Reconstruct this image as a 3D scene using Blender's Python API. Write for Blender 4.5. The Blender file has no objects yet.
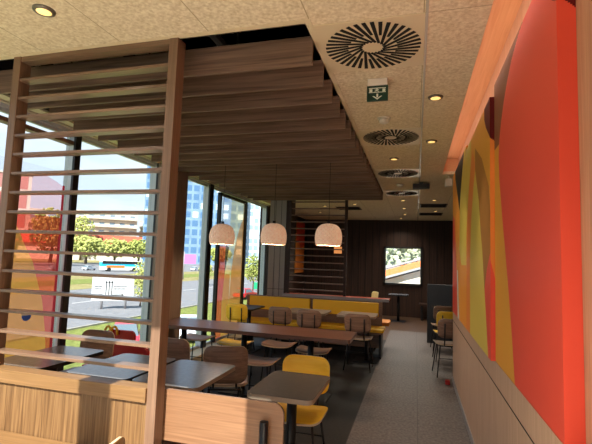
import bpy, bmesh, math, random
from mathutils import Vector, Matrix
random.seed(7)
scene = bpy.context.scene
col = scene.collection
PI = math.pi

# ------------------------------------------------------------------ camera
cam_d = bpy.data.cameras.new('camera')
cam = bpy.data.objects.new('camera', cam_d)
col.objects.link(cam)
RT = Vector((0.9615, 0.2727, 0.0350)); FW = Vector((-0.2715, 0.9583, 0.0872))
yaw, pit, rol = 0.276039550, 0.0872811752, 0.0351756845
FW = Vector((-math.sin(yaw) * math.cos(pit), math.cos(yaw) * math.cos(pit), math.sin(pit)))
r0 = Vector((math.cos(yaw), math.sin(yaw), 0)); u0 = r0.cross(FW)
RT = r0 * math.cos(rol) + u0 * math.sin(rol); UP = -r0 * math.sin(rol) + u0 * math.cos(rol)
m = Matrix((RT, UP, -FW)).transposed().to_4x4()
m.translation = Vector((0, 0, 1.6))
cam.matrix_world = m
cam_d.sensor_width = 36.0
cam_d.lens = 426.3 / 592 * 36.0
cam_d.clip_start = 0.05; cam_d.clip_end = 2000
scene.camera = cam

# ------------------------------------------------------------------ sky, sun, exposure
world = bpy.data.worlds.new('sky'); scene.world = world; world.use_nodes = True
nt = world.node_tree; nt.nodes.clear()
wo = nt.nodes.new('ShaderNodeOutputWorld'); bg = nt.nodes.new('ShaderNodeBackground')
tc = nt.nodes.new('ShaderNodeTexCoord'); sx = nt.nodes.new('ShaderNodeSeparateXYZ')
rp = nt.nodes.new('ShaderNodeValToRGB')
nt.links.new(tc.outputs['Generated'], sx.inputs[0]); nt.links.new(sx.outputs['Z'], rp.inputs[0])
e = rp.color_ramp.elements
e[0].position = 0.0; e[0].color = (0.66, 0.76, 0.86, 1)
e[1].position = 0.6; e[1].color = (0.36, 0.56, 0.86, 1)
k = e.new(0.22); k.color = (0.62, 0.74, 0.88, 1)
cn = nt.nodes.new('ShaderNodeTexNoise'); cn.inputs['Scale'].default_value = 3.0; cn.inputs['Detail'].default_value = 6
mp = nt.nodes.new('ShaderNodeMapping'); mp.inputs['Scale'].default_value = (1, 1, 4)
nt.links.new(tc.outputs['Generated'], mp.inputs[0]); nt.links.new(mp.outputs[0], cn.inputs['Vector'])
cr = nt.nodes.new('ShaderNodeValToRGB'); cr.color_ramp.elements[0].position = .5; cr.color_ramp.elements[1].position = .75
nt.links.new(cn.outputs['Fac'], cr.inputs[0])
mxs = nt.nodes.new('ShaderNodeMixRGB'); mxs.inputs[2].default_value = (0.88, 0.91, 0.94, 1)
nt.links.new(cr.outputs[0], mxs.inputs[0]); nt.links.new(rp.outputs[0], mxs.inputs[1])
nt.links.new(mxs.outputs[0], bg.inputs[0]); bg.inputs[1].default_value = 0.95
nt.links.new(bg.outputs[0], wo.inputs[0])

sd = bpy.data.lights.new('sun', 'SUN'); sun = bpy.data.objects.new('sun', sd); col.objects.link(sun)
sd.energy = 8.6; sd.color = (1.0, 0.95, 0.88); sd.angle = math.radians(0.6)
SUN = Vector((0.05, 1.0, -1.0)).normalized()
sun.rotation_euler = SUN.to_track_quat('-Z', 'Y').to_euler()
sun.location = (-3, -10, 12)

SPOT_W = 110.0; PEND_W = 7.0; COVE_W = 4.2

vs = scene.view_settings
scene.display_settings.display_device = 'sRGB'
vs.view_transform = 'Standard'; vs.look = 'None'; vs.gamma = 1.0; vs.use_curve_mapping = False
vs.exposure = 0.75
try:
    scene.cycles.use_denoising = True
    scene.cycles.max_bounces = 8; scene.cycles.diffuse_bounces = 5
    scene.cycles.transparent_max_bounces = 16
    scene.cycles.sample_clamp_indirect = 4.0
except Exception:
    pass

# ------------------------------------------------------------------ materials
def lin(c):
    c = c / 255.0
    return c / 12.92 if c <= .04045 else ((c + .055) / 1.055) ** 2.4
def rgb(r, g, b): return (lin(r), lin(g), lin(b), 1)
MATS = {}
def mat(name, c, rough=.5, metal=0, spec=.5, emit=None, estr=1):
    m = bpy.data.materials.new(name); m.use_nodes = True
    b = m.node_tree.nodes['Principled BSDF']
    b.inputs['Base Color'].default_value = c; b.inputs['Roughness'].default_value = rough
    b.inputs['Metallic'].default_value = metal
    b.inputs['Specular IOR Level'].default_value = spec
    if emit:
        b.inputs['Emission Color'].default_value = emit; b.inputs['Emission Strength'].default_value = estr
    MATS[name] = m
    return m
def noisy(name, c1, c2, scale=(1, 1, 1), nscale=8, detail=4, rough=.6, spec=.4, bump=0, lo=.3, hi=.7, dist=0):
    m = mat(name, c1, rough, 0, spec); t = m.node_tree; b = t.nodes['Principled BSDF']
    tc = t.nodes.new('ShaderNodeTexCoord'); mp = t.nodes.new('ShaderNodeMapping'); mp.inputs['Scale'].default_value = scale
    n = t.nodes.new('ShaderNodeTexNoise'); n.inputs['Scale'].default_value = nscale; n.inputs['Detail'].default_value = detail
    n.inputs['Distortion'].default_value = dist
    r = t.nodes.new('ShaderNodeValToRGB')
    r.color_ramp.elements[0].position = lo; r.color_ramp.elements[0].color = c1
    r.color_ramp.elements[1].position = hi; r.color_ramp.elements[1].color = c2
    t.links.new(tc.outputs['Object'], mp.inputs[0]); t.links.new(mp.outputs[0], n.inputs['Vector'])
    t.links.new(n.outputs['Fac'], r.inputs[0]); t.links.new(r.outputs[0], b.inputs['Base Color'])
    if bump:
        bp = t.nodes.new('ShaderNodeBump'); bp.inputs['Strength'].default_value = bump; bp.inputs['Distance'].default_value = .004
        t.links.new(n.outputs['Fac'], bp.inputs['Height']); t.links.new(bp.outputs[0], b.inputs['Normal'])
    return m
def wood(name, c1, c2, axis, rough=.45, spec=.4, fine=60):
    s = [fine, fine, fine]; s['xyz'.index(axis)] = fine * .03
    return noisy(name, c1, c2, tuple(s), 1.0, 5, rough, spec, .08, .3, .72, 1.2)

OAK1, OAK2 = rgb(116, 84, 50), rgb(142, 108, 70)
M_oakx = wood('oak_x', OAK1, OAK2, 'x'); M_oakz = wood('oak_z', rgb(88, 60, 34), OAK2, 'z'); M_oaky = wood('oak_y', OAK1, OAK2, 'y')
M_screen = wood('screen_oak_x', rgb(104, 79, 62), rgb(130, 101, 80), 'x', .28, .5); M_screenz = wood('screen_oak_z', rgb(108, 82, 64), rgb(134, 104, 83), 'z', .4)
M_walx = wood('walnut_x', rgb(90, 68, 56), rgb(140, 110, 92), 'x', .5, .4, 40)
M_wain = wood('wainscot_oak', rgb(188, 150, 122), rgb(212, 178, 148), 'z', .5)
M_pilw = wood('pillar_cladding', rgb(124, 108, 95), rgb(146, 128, 113), 'z', .5)
M_wallwood = wood('upper_wall_oak', rgb(184, 138, 108), rgb(208, 164, 132), 'z', .5)
M_dkwall = wood('dark_wall_wood', rgb(40, 25, 19), rgb(64, 42, 32), 'z', .5, .3, 30)
M_chair = wood('chair_walnut', rgb(106, 82, 68), rgb(146, 116, 96), 'x', .45, .4, 45)
M_ply = mat('ply_edge', rgb(196, 172, 140), .5)
M_yel = wood('yellow_stain', rgb(246, 192, 44), rgb(254, 206, 60), 'x', .4, .4, 40)
M_black = mat('black_metal', rgb(24, 25, 28), .4, .3)
M_blackm = mat('black_matte', rgb(14, 13, 13), .85)
M_table = noisy('table_charcoal', rgb(44, 41, 39), rgb(54, 50, 47), (1, 1, 1), 30, 3, .5, .15)
M_tableg = noisy('table_taupe', rgb(122, 114, 108), rgb(134, 126, 119), (1, 1, 1), 30, 3, .22, .7)
M_tedge = mat('table_edge', rgb(150, 134, 116), .5)
M_longtop = wood('long_table_walnut', rgb(92, 62, 50), rgb(124, 88, 72), 'x', .33, .5, 30)
M_taboak = wood('bench_table_oak', rgb(150, 124, 100), rgb(172, 146, 120), 'x', .4)
M_vinyl = mat('yellow_vinyl', rgb(246, 190, 22), .5)
M_alu = mat('grey_aluminium', rgb(196, 200, 204), .45, .1)
M_white = mat('white_plastic', rgb(222, 216, 206), .5)
M_tbar = mat('ceiling_bar', rgb(220, 214, 204), .25, .3, .8)
M_dsteel = mat('diffuser_panel', rgb(222, 204, 172), .28, 0, .7)
M_lens = mat('lamp_lens', rgb(255, 240, 200), .4, 0, .5, rgb(255, 200, 112), .75)
M_chrome = mat('lamp_ring', rgb(120, 112, 104), .35, .6)
M_ledge = mat('sill_stone', rgb(206, 192, 160), .6)
M_tile = mat('pillar_tile', rgb(146, 138, 134), .45)
M_slate = mat('slate_laminate', rgb(48, 52, 58), .6)
M_redtop = mat('red_laminate', rgb(188, 62, 26), .35)
M_gtrim = mat('grey_trim', rgb(150, 146, 146), .4)
M_soffit = mat('soffit_cream', rgb(214, 204, 178), .7)
M_ind = mat('recess_black', rgb(16, 14, 14), .9)
M_dkwin = mat('window_frame_black', rgb(22, 22, 24), .5)

def grid_material(name, c1, c2, line, px, py, ox, oy, nscale, bump, rough, lw=.006, spec=.3, axes='xy'):
    m = noisy(name, c1, c2, (1, 1, 1), nscale, 6, rough, spec, bump)
    t = m.node_tree; b = t.nodes['Principled BSDF']
    tc = t.nodes.new('ShaderNodeTexCoord'); s = t.nodes.new('ShaderNodeSeparateXYZ'); t.links.new(tc.outputs['Object'], s.inputs[0])
    def edge(out, p, o):
        a = t.nodes.new('ShaderNodeMath'); a.operation = 'SUBTRACT'; a.inputs[1].default_value = o; t.links.new(out, a.inputs[0])
        f = t.nodes.new('ShaderNodeMath'); f.operation = 'FLOORED_MODULO'; f.inputs[1].default_value = p; t.links.new(a.outputs[0], f.inputs[0])
        g = t.nodes.new('ShaderNodeMath'); g.operation = 'LESS_THAN'; g.inputs[1].default_value = lw; t.links.new(f.outputs[0], g.inputs[0])
        return g.outputs[0]
    mx = t.nodes.new('ShaderNodeMath'); mx.operation = 'MAXIMUM'
    t.links.new(edge(s.outputs[axes[0].upper()], px, ox), mx.inputs[0]); t.links.new(edge(s.outputs[axes[1].upper()], py, oy), mx.inputs[1])
    mix = t.nodes.new('ShaderNodeMixRGB'); mix.inputs[2].default_value = line
    src = b.inputs['Base Color'].links[0].from_socket
    t.links.new(mx.outputs[0], mix.inputs[0]); t.links.new(src, mix.inputs[1]); t.links.new(mix.outputs[0], b.inputs['Base Color'])
    return m
M_ceil = grid_material('woodwool_ceiling', rgb(204, 184, 152), rgb(240, 226, 200), rgb(178, 158, 126), .6, 1.2, -.575, 2.2, 55, .6, .9)
M_floor_l = grid_material('grey_floor_tiles', rgb(74, 68, 67), rgb(124, 115, 112), rgb(66, 61, 60), .61, .61, -.58, 3.4, 38, .0, .48, .006, .4)
M_floor_d = grid_material('dark_floor_tiles', rgb(22, 22, 23), rgb(42, 41, 41), rgb(16, 16, 16), .61, .61, -.58, 3.4, 45, .0, .55, .006, .3)

M_floor_r = noisy('rear_floor', rgb(66, 48, 36), rgb(92, 68, 50), (1, 1, 1), 20, 4, .45, .4)
M_bounce = grid_material('bounce_tiles', rgb(214, 200, 184), rgb(226, 214, 200), rgb(180, 170, 156), .61, .61, -.58, .5, 30, 0, .6)
def glass_mat(name, tint, refl=.08, diff=None, dfac=0):
    m = bpy.data.materials.new(name); m.use_nodes = True; t = m.node_tree; t.nodes.clear()
    o = t.nodes.new('ShaderNodeOutputMaterial'); tr = t.nodes.new('ShaderNodeBsdfTransparent'); tr.inputs[0].default_value = tint
    gl = t.nodes.new('ShaderNodeBsdfGlossy'); gl.inputs['Roughness'].default_value = .02
    mx = t.nodes.new('ShaderNodeMixShader'); mx.inputs[0].default_value = refl
    src = tr
    if diff:
        df = t.nodes.new('ShaderNodeBsdfDiffuse'); df.inputs[0].default_value = diff
        tl = t.nodes.new('ShaderNodeBsdfTranslucent'); tl.inputs[0].default_value = diff
        ad = t.nodes.new('ShaderNodeMixShader'); ad.inputs[0].default_value = .6
        t.links.new(df.outputs[0], ad.inputs[1]); t.links.new(tl.outputs[0], ad.inputs[2])
        m2 = t.nodes.new('ShaderNodeMixShader'); m2.inputs[0].default_value = dfac
        t.links.new(tr.outputs[0], m2.inputs[1]); t.links.new(ad.outputs[0], m2.inputs[2]); src = m2
    t.links.new(src.outputs[0], mx.inputs[1]); t.links.new(gl.outputs[0], mx.inputs[2]); t.links.new(mx.outputs[0], o.inputs[0])
    MATS[name] = m
    return m
M_glass = glass_mat('window_glass', (.93, .95, .95, 1), .05)
def film(name, c, dfac, tint): return glass_mat(name, tint, .02, c, dfac)

# ------------------------------------------------------------------ mesh helpers
class MB:
    def __init__(s): s.bm = bmesh.new(); s.mats = []
    def mi(s, m):
        if m not in s.mats: s.mats.append(m)
        return s.mats.index(m)
    def face(s, pts, m, smooth=False):
        vs_ = [s.bm.verts.new(p) for p in pts]
        try:
            f = s.bm.faces.new(vs_)
        except ValueError:
            return None
        f.material_index = s.mi(m); f.smooth = smooth
        return f
    def box(s, x0, x1, y0, y1, z0, z1, m, bev=0, M=None):
        c = [Vector((x, y, z)) for z in (z0, z1) for y in (y0, y1) for x in (x0, x1)]
        if M: c = [M @ v for v in c]
        v = [s.bm.verts.new(p) for p in c]; i = s.mi(m); fs = []
        for q in ((0, 2, 3, 1), (4, 5, 7, 6), (0, 1, 5, 4), (2, 6, 7, 3), (0, 4, 6, 2), (1, 3, 7, 5)):
            f = s.bm.faces.new([v[j] for j in q]); f.material_index = i; fs.append(f)
        if bev:
            ed = list({e for f in fs for e in f.edges})
            bmesh.ops.bevel(s.bm, geom=ed, offset=bev, segments=2, affect='EDGES', profile=.5)
        return s
    def tube(s, pts, r, m, n=10, cap=True):
        pts = [Vector(p) for p in pts]; i = s.mi(m); rings = []
        rs = r if isinstance(r, (list, tuple)) else [r] * len(pts)
        for k, p in enumerate(pts):
            d = (pts[min(k + 1, len(pts) - 1)] - pts[max(k - 1, 0)]).normalized()
            a = d.orthogonal().normalized() if k == 0 else (rings[-1][1] - d * rings[-1][1].dot(d)).normalized()
            b = d.cross(a)
            rings.append(([s.bm.verts.new(p + (a * math.cos(2 * PI * j / n) + b * math.sin(2 * PI * j / n)) * rs[k]) for j in range(n)], a))
        for k in range(len(pts) - 1):
            A, B = rings[k][0], rings[k + 1][0]
            for j in range(n):
                f = s.bm.faces.new((A[j], A[(j + 1) % n], B[(j + 1) % n], B[j])); f.material_index = i; f.smooth = True
        if cap:
            f = s.bm.faces.new(rings[0][0][::-1]); f.material_index = i
            f = s.bm.faces.new(rings[-1][0]); f.material_index = i
        return s
    def lathe(s, prof, cx, cy, m, n=32, smooth=True):
        i = s.mi(m); R = []
        for r, z in prof:
            if r < 1e-5: R.append([s.bm.verts.new((cx, cy, z))])
            else: R.append([s.bm.verts.new((cx + r * math.cos(2 * PI * j / n), cy + r * math.sin(2 * PI * j / n), z)) for j in range(n)])
        for A, B in zip(R, R[1:]):
            for j in range(n):
                k = (j + 1) % n
                a = [A[0]] if len(A) == 1 else [A[j], A[k]]
                b = [B[0]] if len(B) == 1 else [B[k], B[j]]
                if len(a) + len(b) < 3: continue
                f = s.bm.faces.new(a + b); f.material_index = i; f.smooth = smooth
        return s
    def prism(s, pts, d, m, side=None):
        """polygon pts (3D list) extruded by vector d"""
        d = Vector(d); A = [s.bm.verts.new(p) for p in pts]; B = [s.bm.verts.new(Vector(p) + d) for p in pts]
        i = s.mi(m); j = s.mi(side or m); n = len(pts)
        f = s.bm.faces.new(A[::-1]); f.material_index = i
        f = s.bm.faces.new(B); f.material_index = i
        for k in range(n):
            f = s.bm.faces.new((A[k], A[(k + 1) % n], B[(k + 1) % n], B[k])); f.material_index = j
        return s
    def build(s, name, parent=None, loc=None, fix=True):
        if fix: bmesh.ops.recalc_face_normals(s.bm, faces=s.bm.faces[:])
        me = bpy.data.meshes.new(name); s.bm.to_mesh(me); s.bm.free()
        for m_ in s.mats: me.materials.append(m_)
        o = bpy.data.objects.new(name, me); col.objects.link(o)
        if loc: o.location = loc
        if parent: o.parent = parent
        return o
def tag(o, label=None, cat=None, group=None, kind=None):
    if label: o['label'] = label
    if cat: o['category'] = cat
    if group: o['group'] = group
    if kind: o['kind'] = kind
    return o
def empty(name, loc=(0, 0, 0), rz=0):
    o = bpy.data.objects.new(name, None); o.empty_display_size = .1; col.objects.link(o)
    o.location = loc; o.rotation_euler = (0, 0, rz); return o
def thing(name, label, cat, loc=(0, 0, 0), rz=0, group=None): return tag(empty(name, loc, rz), label, cat, group)
def copy_tree(o, parent=None):
    c = o.copy(); col.objects.link(c)
    if parent: c.parent = parent
    for ch in list(o.children): copy_tree(ch, c)
    return c
def dup(o, loc, rz, label, group=None):
    c = copy_tree(o); c.location = loc; c.rotation_euler = (0, 0, rz); c['label'] = label
    if group: c['group'] = group
    return c
def struct(name, mb, parent=None):
    return tag(mb.build(name, parent), kind='structure')
def rrect(w, d, r, n=6):
    """rounded rectangle outline centred on 0"""
    out = []
    for cx, cy, a0 in ((w / 2 - r, d / 2 - r, 0), (-w / 2 + r, d / 2 - r, 90), (-w / 2 + r, -d / 2 + r, 180), (w / 2 - r, -d / 2 + r, 270)):
        for k in range(n + 1):
            a = math.radians(a0 + 90 * k / n); out.append((cx + r * math.cos(a), cy + r * math.sin(a)))
    return out

# ------------------------------------------------------------------ the room
XW = -3.45; XR = .572; ZC = 2.9; YB = 13.35
mb = MB(); mb.box(-.58, 1.7, 1.5, 10.6, -.1, 0, M_floor_l); mb.box(-.58, 1.7, 10.6, YB + .1, -.1, 0, M_floor_r)
struct('floor', mb)
mb = MB(); mb.box(-3.6, -.58, 2.2, 9.2, -.1, 0, M_floor_d); mb.box(-3.6, -.58, 9.2, YB + .1, -.1, 0, M_floor_r)
struct('floor', mb)

mb = MB(); mb.box(-3.6, 1.7, -1.2, 1.5, -.1, 0, M_bounce); mb.box(-3.6, -.58, 1.5, 2.2, -.1, 0, M_bounce); struct('floor', mb)  # unseen near floor, made pale to bounce sunlight onto ceiling and wall panels
# ceiling: front field, aisle strip, rear field
mb = MB()
mb.box(-3.45, .355, .5, 2.15, ZC, ZC + .04, M_ceil); mb.box(-.92, .355, -.95, .5, ZC, ZC + .04, M_ceil)
mb.box(-.575, .355, 2.15, 6.42, ZC, ZC + .04, M_ceil)
mb.box(-.575, 1.7, 6.42, 8.12, ZC, ZC + .04, M_ceil)
mb.box(-3.45, 1.7, 8.12, YB, ZC, ZC + .04, M_ceil)
struct('ceiling', mb)
mb = MB()
mb.box(-.60, -.565, 2.13, 8.15, ZC - .004, ZC - .0005, M_dsteel); mb.box(-3.45, -.60, 2.13, 2.165, ZC - .004, ZC - .0005, M_dsteel)
mb.box(.036, .05, -.9, YB, ZC - .006, ZC + .003, M_tbar)
struct('trim_1', mb)
# black recess over the slatted canopy, roof over everything
mb = MB()
mb.box(-3.45, -.575, 2.165, 2.18, ZC, 3.25, M_ind); mb.box(-.59, -.576, 2.15, 8.12, ZC, 3.25, M_ind)
mb.box(-3.45, -.575, 8.1, 8.12, ZC, 3.25, M_ind); mb.box(-3.45, -.575, 2.15, 8.12, 3.2, 3.25, M_ind)
mb.box(-3.24, -3.22, 2.15, 8.12, 2.86, 3.25, M_ind)
struct('ceiling', mb)
mb = MB(); mb.box(-3.7, 1.9, .44, YB + .2, 3.2, 3.3, M_soffit); mb.box(-.93, 1.9, -1.0, .44, 3.2, 3.3, M_soffit); struct('roof', mb)
# soffit strip along the glazing with its linear slot
mb = MB(); mb.box(-3.5, -3.36, .55, 9.4, 2.84, 2.9, M_soffit); mb.box(-3.32, -3.22, .55, 9.4, 2.84, 2.9, M_soffit)
mb.box(-3.36, -3.32, .55, 9.4, 2.88, 2.9, M_ind)
struct('trim_2', mb)

# right wall: wainscot, upper wall, light cove
mb = MB(); mb.box(.506, XR, -1.2, 6.42, 0, .983, M_wain)
struct('wall_right', mb)
mb = MB(); mb.box(.503, .507, -1.2, 6.42, .832, .836, M_blackm); struct('trim_3', mb)
mb = MB(); mb.box(.498, .507, -1.2, 6.425, 0, .07, M_gtrim); struct('baseboard_right', mb)
mb = MB(); mb.box(XR, .72, -1.2, 6.42, 0, 3.2, M_wallwood)
struct('wall_right', mb)
M_cove = wood('cove_oak', rgb(210, 150, 104), rgb(226, 172, 126), 'y', .5)
mb = MB(); mb.box(.355, .72, -1.2, 6.42, 3.12, 3.2, M_cove); mb.box(.345, .355, -1.2, 6.42, ZC + .04, 3.2, M_cove)
mb.box(.345, .72, 6.42, 6.44, ZC + .041, 3.2, M_cove)
struct('trim_4', mb)
# rear side bay wall, back wall with window opening
mb = MB(); mb.box(1.6, 1.7, 6.42, YB, 0, ZC, M_dkwall); mb.box(.72, 1.7, 6.40, 6.44, 0, 3.1, M_dkwall)
struct('wall_right', mb)
wx0, wx1, wz0, wz1 = -.947, .19, .93, 2.10
mb = MB()
mb.box(-3.6, wx0, YB, YB + .15, 0, 3.2, M_dkwall); mb.box(wx1, 1.7, YB, YB + .15, 0, 3.2, M_dkwall)
mb.box(wx0, wx1, YB, YB + .15, 0, wz0, M_dkwall); mb.box(wx0, wx1, YB, YB + .15, wz1, 3.2, M_dkwall)
struct('wall_back', mb)
mb = MB()
for k in range(24):
    x = -3.4 + k * .21
    if x > 1.6: break
    if wx0 - .06 < x < wx1 + .06:
        mb.box(x, x + .012, YB - .012, YB, 0, wz0 - .05, M_blackm); mb.box(x, x + .012, YB - .012, YB, wz1 + .05, ZC, M_blackm)
    else: mb.box(x, x + .012, YB - .012, YB, 0, ZC, M_blackm)
struct('trim_5', mb)
mb = MB(); t_ = .06
mb.box(wx0, wx0 + t_, YB - .06, YB + .1, wz0, wz1, M_dkwin); mb.box(wx1 - t_, wx1, YB - .06, YB + .1, wz0, wz1, M_dkwin)
mb.box(wx0, wx1, YB - .06, YB + .1, wz0, wz0 + t_, M_dkwin); mb.box(wx0, wx1, YB - .06, YB + .1, wz1 - t_, wz1, M_dkwin)
wb = struct('window_7', mb)
mb = MB(); mb.box(wx0 + t_, wx1 - t_, YB + .04, YB + .046, wz0 + t_, wz1 - t_, M_glass); mb.build('pane', wb)

# wall behind the photographer, with the glazed opening the sun comes through
# (beside the camera: a glazed front at the left, stepped back at the right to an unseen door added to let in light)
mb = MB(); YF = .55; YD = -.9; ox0, ox1, oz1, dz = -3.4, -.92, 2.93, 2.3
mb.box(-3.6, ox0, YF - .1, YF, 0, 3.2, M_soffit); mb.box(ox0, ox1, YF - .1, YF, oz1, 3.2, M_soffit)
mb.box(ox1, ox1 + .08, YD, YF, 0, 3.2, M_soffit)
mb.box(ox1, .72, YD - .1, YD, dz, 3.2, M_soffit); mb.box(.55, .72, YD - .1, YD, 0, dz, M_soffit)
struct('wall_front', mb)
mb = MB()
for x, w in ((ox0, .05), (-1.97, .215), (ox1 - .05, .05)): mb.box(x, x + w, YF - .1, YF - .02, 0, oz1, M_alu)
mb.box(ox0, ox1, YF - .1, YF - .02, oz1 - .05, oz1, M_alu)
wf = struct('window_8', mb)
mb = MB(); mb.box(ox0, ox1, YF - .06, YF - .055, 0, oz1, M_glass); mb.build('pane', wf)
mb = MB()
for x in (ox1 + .08, -.21, .50): mb.box(x, x + .05, YD - .09, YD - .03, 0, dz, M_alu)
mb.box(ox1 + .08, .55, YD - .09, YD - .03, dz - .06, dz, M_alu); mb.box(ox1 + .08, .55, YD - .09, YD - .03, 0, .1, M_alu)
df_ = struct('added_door_1', mb)
mb = MB(); mb.box(ox1 + .08, .55, YD - .062, YD - .057, .1, dz - .06, M_glass); mb.build('pane', df_)

# left wall: continuous glazing in bays, sill, mullions
ZH = 2.83
MULL = [.55, .60, 2.06, 3.52, 4.98, 6.50, 9.42]
mb = MB(); mb.box(-3.5, -3.16, .55, 9.2, -.02, .09, M_ledge, .008); struct('window_sill', mb)
for i, y in enumerate(MULL):
    w = .06 if i < 5 else (.13 if i == 5 else .2)
    mb = MB(); mb.box(-3.50, -3.40, y, y + w, .09, ZH, M_alu); mb.box(-3.402, -3.375, y - .004, y + w + .012, .09, ZH, M_dkwin)
    struct('trim_%d' % (10 + i), mb)
mb = MB(); mb.box(-3.40, -3.2, 4.98, 5.47, .09, 2.84, M_pilw, .004); struct('pillar', mb)
mb = MB(); mb.box(-3.54, -3.40, .55, 9.6, ZH - .02, ZH + .06, M_alu); struct('trim_6', mb)
for i in range(1, 6):
    y0, y1 = MULL[i] + .06, MULL[i + 1]
    mb = MB(); mb.box(-3.47, -3.43, y0, y1, .09, .13, M_alu); mb.box(-3.47, -3.43, y0, y1, ZH - .05, ZH - .02, M_alu)
    if i == 2: mb.box(-3.48, -3.40, y0, y1, 2.69, 2.73, M_screenz)
    if i == 5:
        for yy in (6.97, 8.19): mb.box(-3.46, -3.40, yy, yy + .06, .1, 2.75, M_dkwin)
        mb.box(-3.46, -3.40, 6.97, 8.25, 2.71, 2.76, M_dkwin)
    w_ = struct('window_%d' % (i + 1), mb)
    mb = MB(); mb.box(-3.455, -3.450, y0, y1, .12, ZH - .03, M_glass); mb.build('pane', w_)
    MB_ = None
    if i == 2: WIN3 = w_
    if i == 5: WIN6 = w_

# plane artwork cut into exact colour fields, row by row
def intervals(poly, z):
    ys = []
    for (a, b), (c, d) in zip(poly, poly[1:] + poly[:1]):
        if (b <= z < d) or (d <= z < b): ys.append(a + (z - b) / (d - b) * (c - a))
    ys.sort(); return list(zip(ys[::2], ys[1::2]))
def art(mb, P, u0, u1, v0, v1, base, polys, dv=.007):
    """P(u,v)->3D point; polys painted in order over the base"""
    n = max(1, int((v1 - v0) / dv))
    for k in range(n):
        a, b = v0 + (v1 - v0) * k / n, v0 + (v1 - v0) * (k + 1) / n; zm = (a + b) / 2
        seg = [(u0, u1, base)]
        for pl, m_ in polys:
            for p, q in intervals(pl, zm):
                p, q = max(p, u0), min(q, u1)
                if q - p < 1e-4: continue
                new = []
                for s0, s1, mm in seg:
                    if s1 <= p or s0 >= q: new.append((s0, s1, mm)); continue
                    if s0 < p: new.append((s0, p, mm))
                    if s1 > q: new.append((q, s1, mm))
                new.append((p, q, m_)); seg = new
        for s0, s1, mm in seg:
            mb.face([P(s0, a), P(s1, a), P(s1, b), P(s0, b)], mm)

F_red = film('film_red', (.70, .07, .04, 1), .5, (1, .34, .28, 1)); F_top = film('film_red_skylit', (.80, .20, .18, 1), .2, (1, .74, .76, 1)); F_or = film('film_orange', (.82, .36, .10, 1), .62, (1, .52, .26, 1)); F_pk = film('film_tan', (.84, .62, .34, 1), .4, (1, .84, .56, 1))
F_lav = film('film_pale', (.80, .74, .72, 1), .3, (.86, .82, .84, 1)); F_dk = film('film_dark', (.10, .07, .05, 1), .6, (.3, .24, .2, 1)); F_rs = film('film_red_edge', (.55, .01, .03, 1), .4, (.8, .1, .12, 1))
F_clear = film('film_clear', (.9, .88, .86, 1), .03, (.96, .95, .95, 1))
mb = MB()
arc = [(2.12, .13), (2.12, 1.7), (2.5, 1.95), (2.8, 2.1), (2.9, 2.18), (2.96, 2.24), (3.01, 2.29), (3.07, 2.325), (3.16, 2.34), (3.27, 2.32), (3.37, 2.29), (3.47, 2.25), (3.47, .13)]
top = [(2.12, 1.93), (3.46, 1.93)] + [p for p in arc[::-1] if p[1] > 1.93]  # upper zone of the red film, coloured paler for the bright sky behind
org = [(2.12, .13), (2.12, 1.9), (2.7, 1.93), (2.94, 1.9), (3.02, 1.76), (3.09, 1.64), (3.19, 1.49), (3.28, 1.25), (3.33, 1.13), (3.39, .84), (3.42, .64), (3.43, .13)]
art(mb, lambda u, v: (-3.444, u, v), 2.12, 3.515, .13, 2.4, F_clear, [(arc, F_red), (top, F_top), (org, F_or), ([(3.46, .13), (3.46, 2.26), (3.49, 2.26), (3.50, .13)], F_rs)])
tag(mb.build('window_film', WIN3, fix=False), 'translucent red and orange film with an arch shape')
M_blue = mat('sign_blue', rgb(60, 110, 220), .4)
mb = MB(); mb.prism([(-3.44, 3.168 + .05 * math.cos(PI + PI * k / 12), 1.0 + .05 * math.sin(PI + PI * k / 12)) for k in range(13)], (.003, 0, 0), M_blue)
mb.box(-3.44, -3.437, 3.118, 3.218, 1.0, 1.016, M_white)
o = mb.build('sticker', WIN3); o['label'] = 'small blue and white round sticker'
mb = MB()
art(mb, lambda u, v: (-3.444, u, v), 7.0, 8.2, .13, 2.72, F_pk,
    [([(6.9, 2.8), (7.55, 2.8), (7.51, 1.83), (7.4, 1.54), (6.9, 1.54)], F_lav),
     ([(8.3, 2.52), (8.22, 2.48), (8.04, 2.26), (7.91, 2.05), (7.77, 1.74), (7.68, 1.35), (7.63, .78), (7.61, .5), (7.6, .1), (8.3, .1)], F_or),
     ([(6.9, 1.79), (7.4, 1.8), (7.39, 1.26), (7.32, .8), (7.33, .1), (6.9, .1)], F_red),
     ([(7.33, .9), (7.38, 1.28), (7.62, 1.28), (7.62, .1), (7.33, .1)], F_or),
     ([(7.37, 1.82), (7.53, 1.79), (7.45, 1.5), (7.37, 1.28)], F_dk)])
tag(mb.build('window_film', WIN6, fix=False), 'tan, orange and red printed film')

# tiled pillar and dark return behind the bench
mb = MB(); mb.box(-2.86, -2.5, 8.15, 8.5, 0, ZC, M_tile)
for x in (-2.74, -2.62): mb.box(x, x + .006, 8.146, 8.15, 0, ZC, M_blackm)
for z in (1.0, 2.0): mb.box(-2.86, -2.5, 8.146, 8.15, z, z + .006, M_blackm)
struct('pillar', mb)
mb = MB(); mb.box(-2.5, -2.43, 8.1, 8.5, 0, ZC, M_dkwall); struct('trim_7', mb)
mb = MB(); mb.box(-3.6, -3.45, 9.55, YB, 0, ZC, M_dkwall); struct('wall_left', mb)

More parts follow.
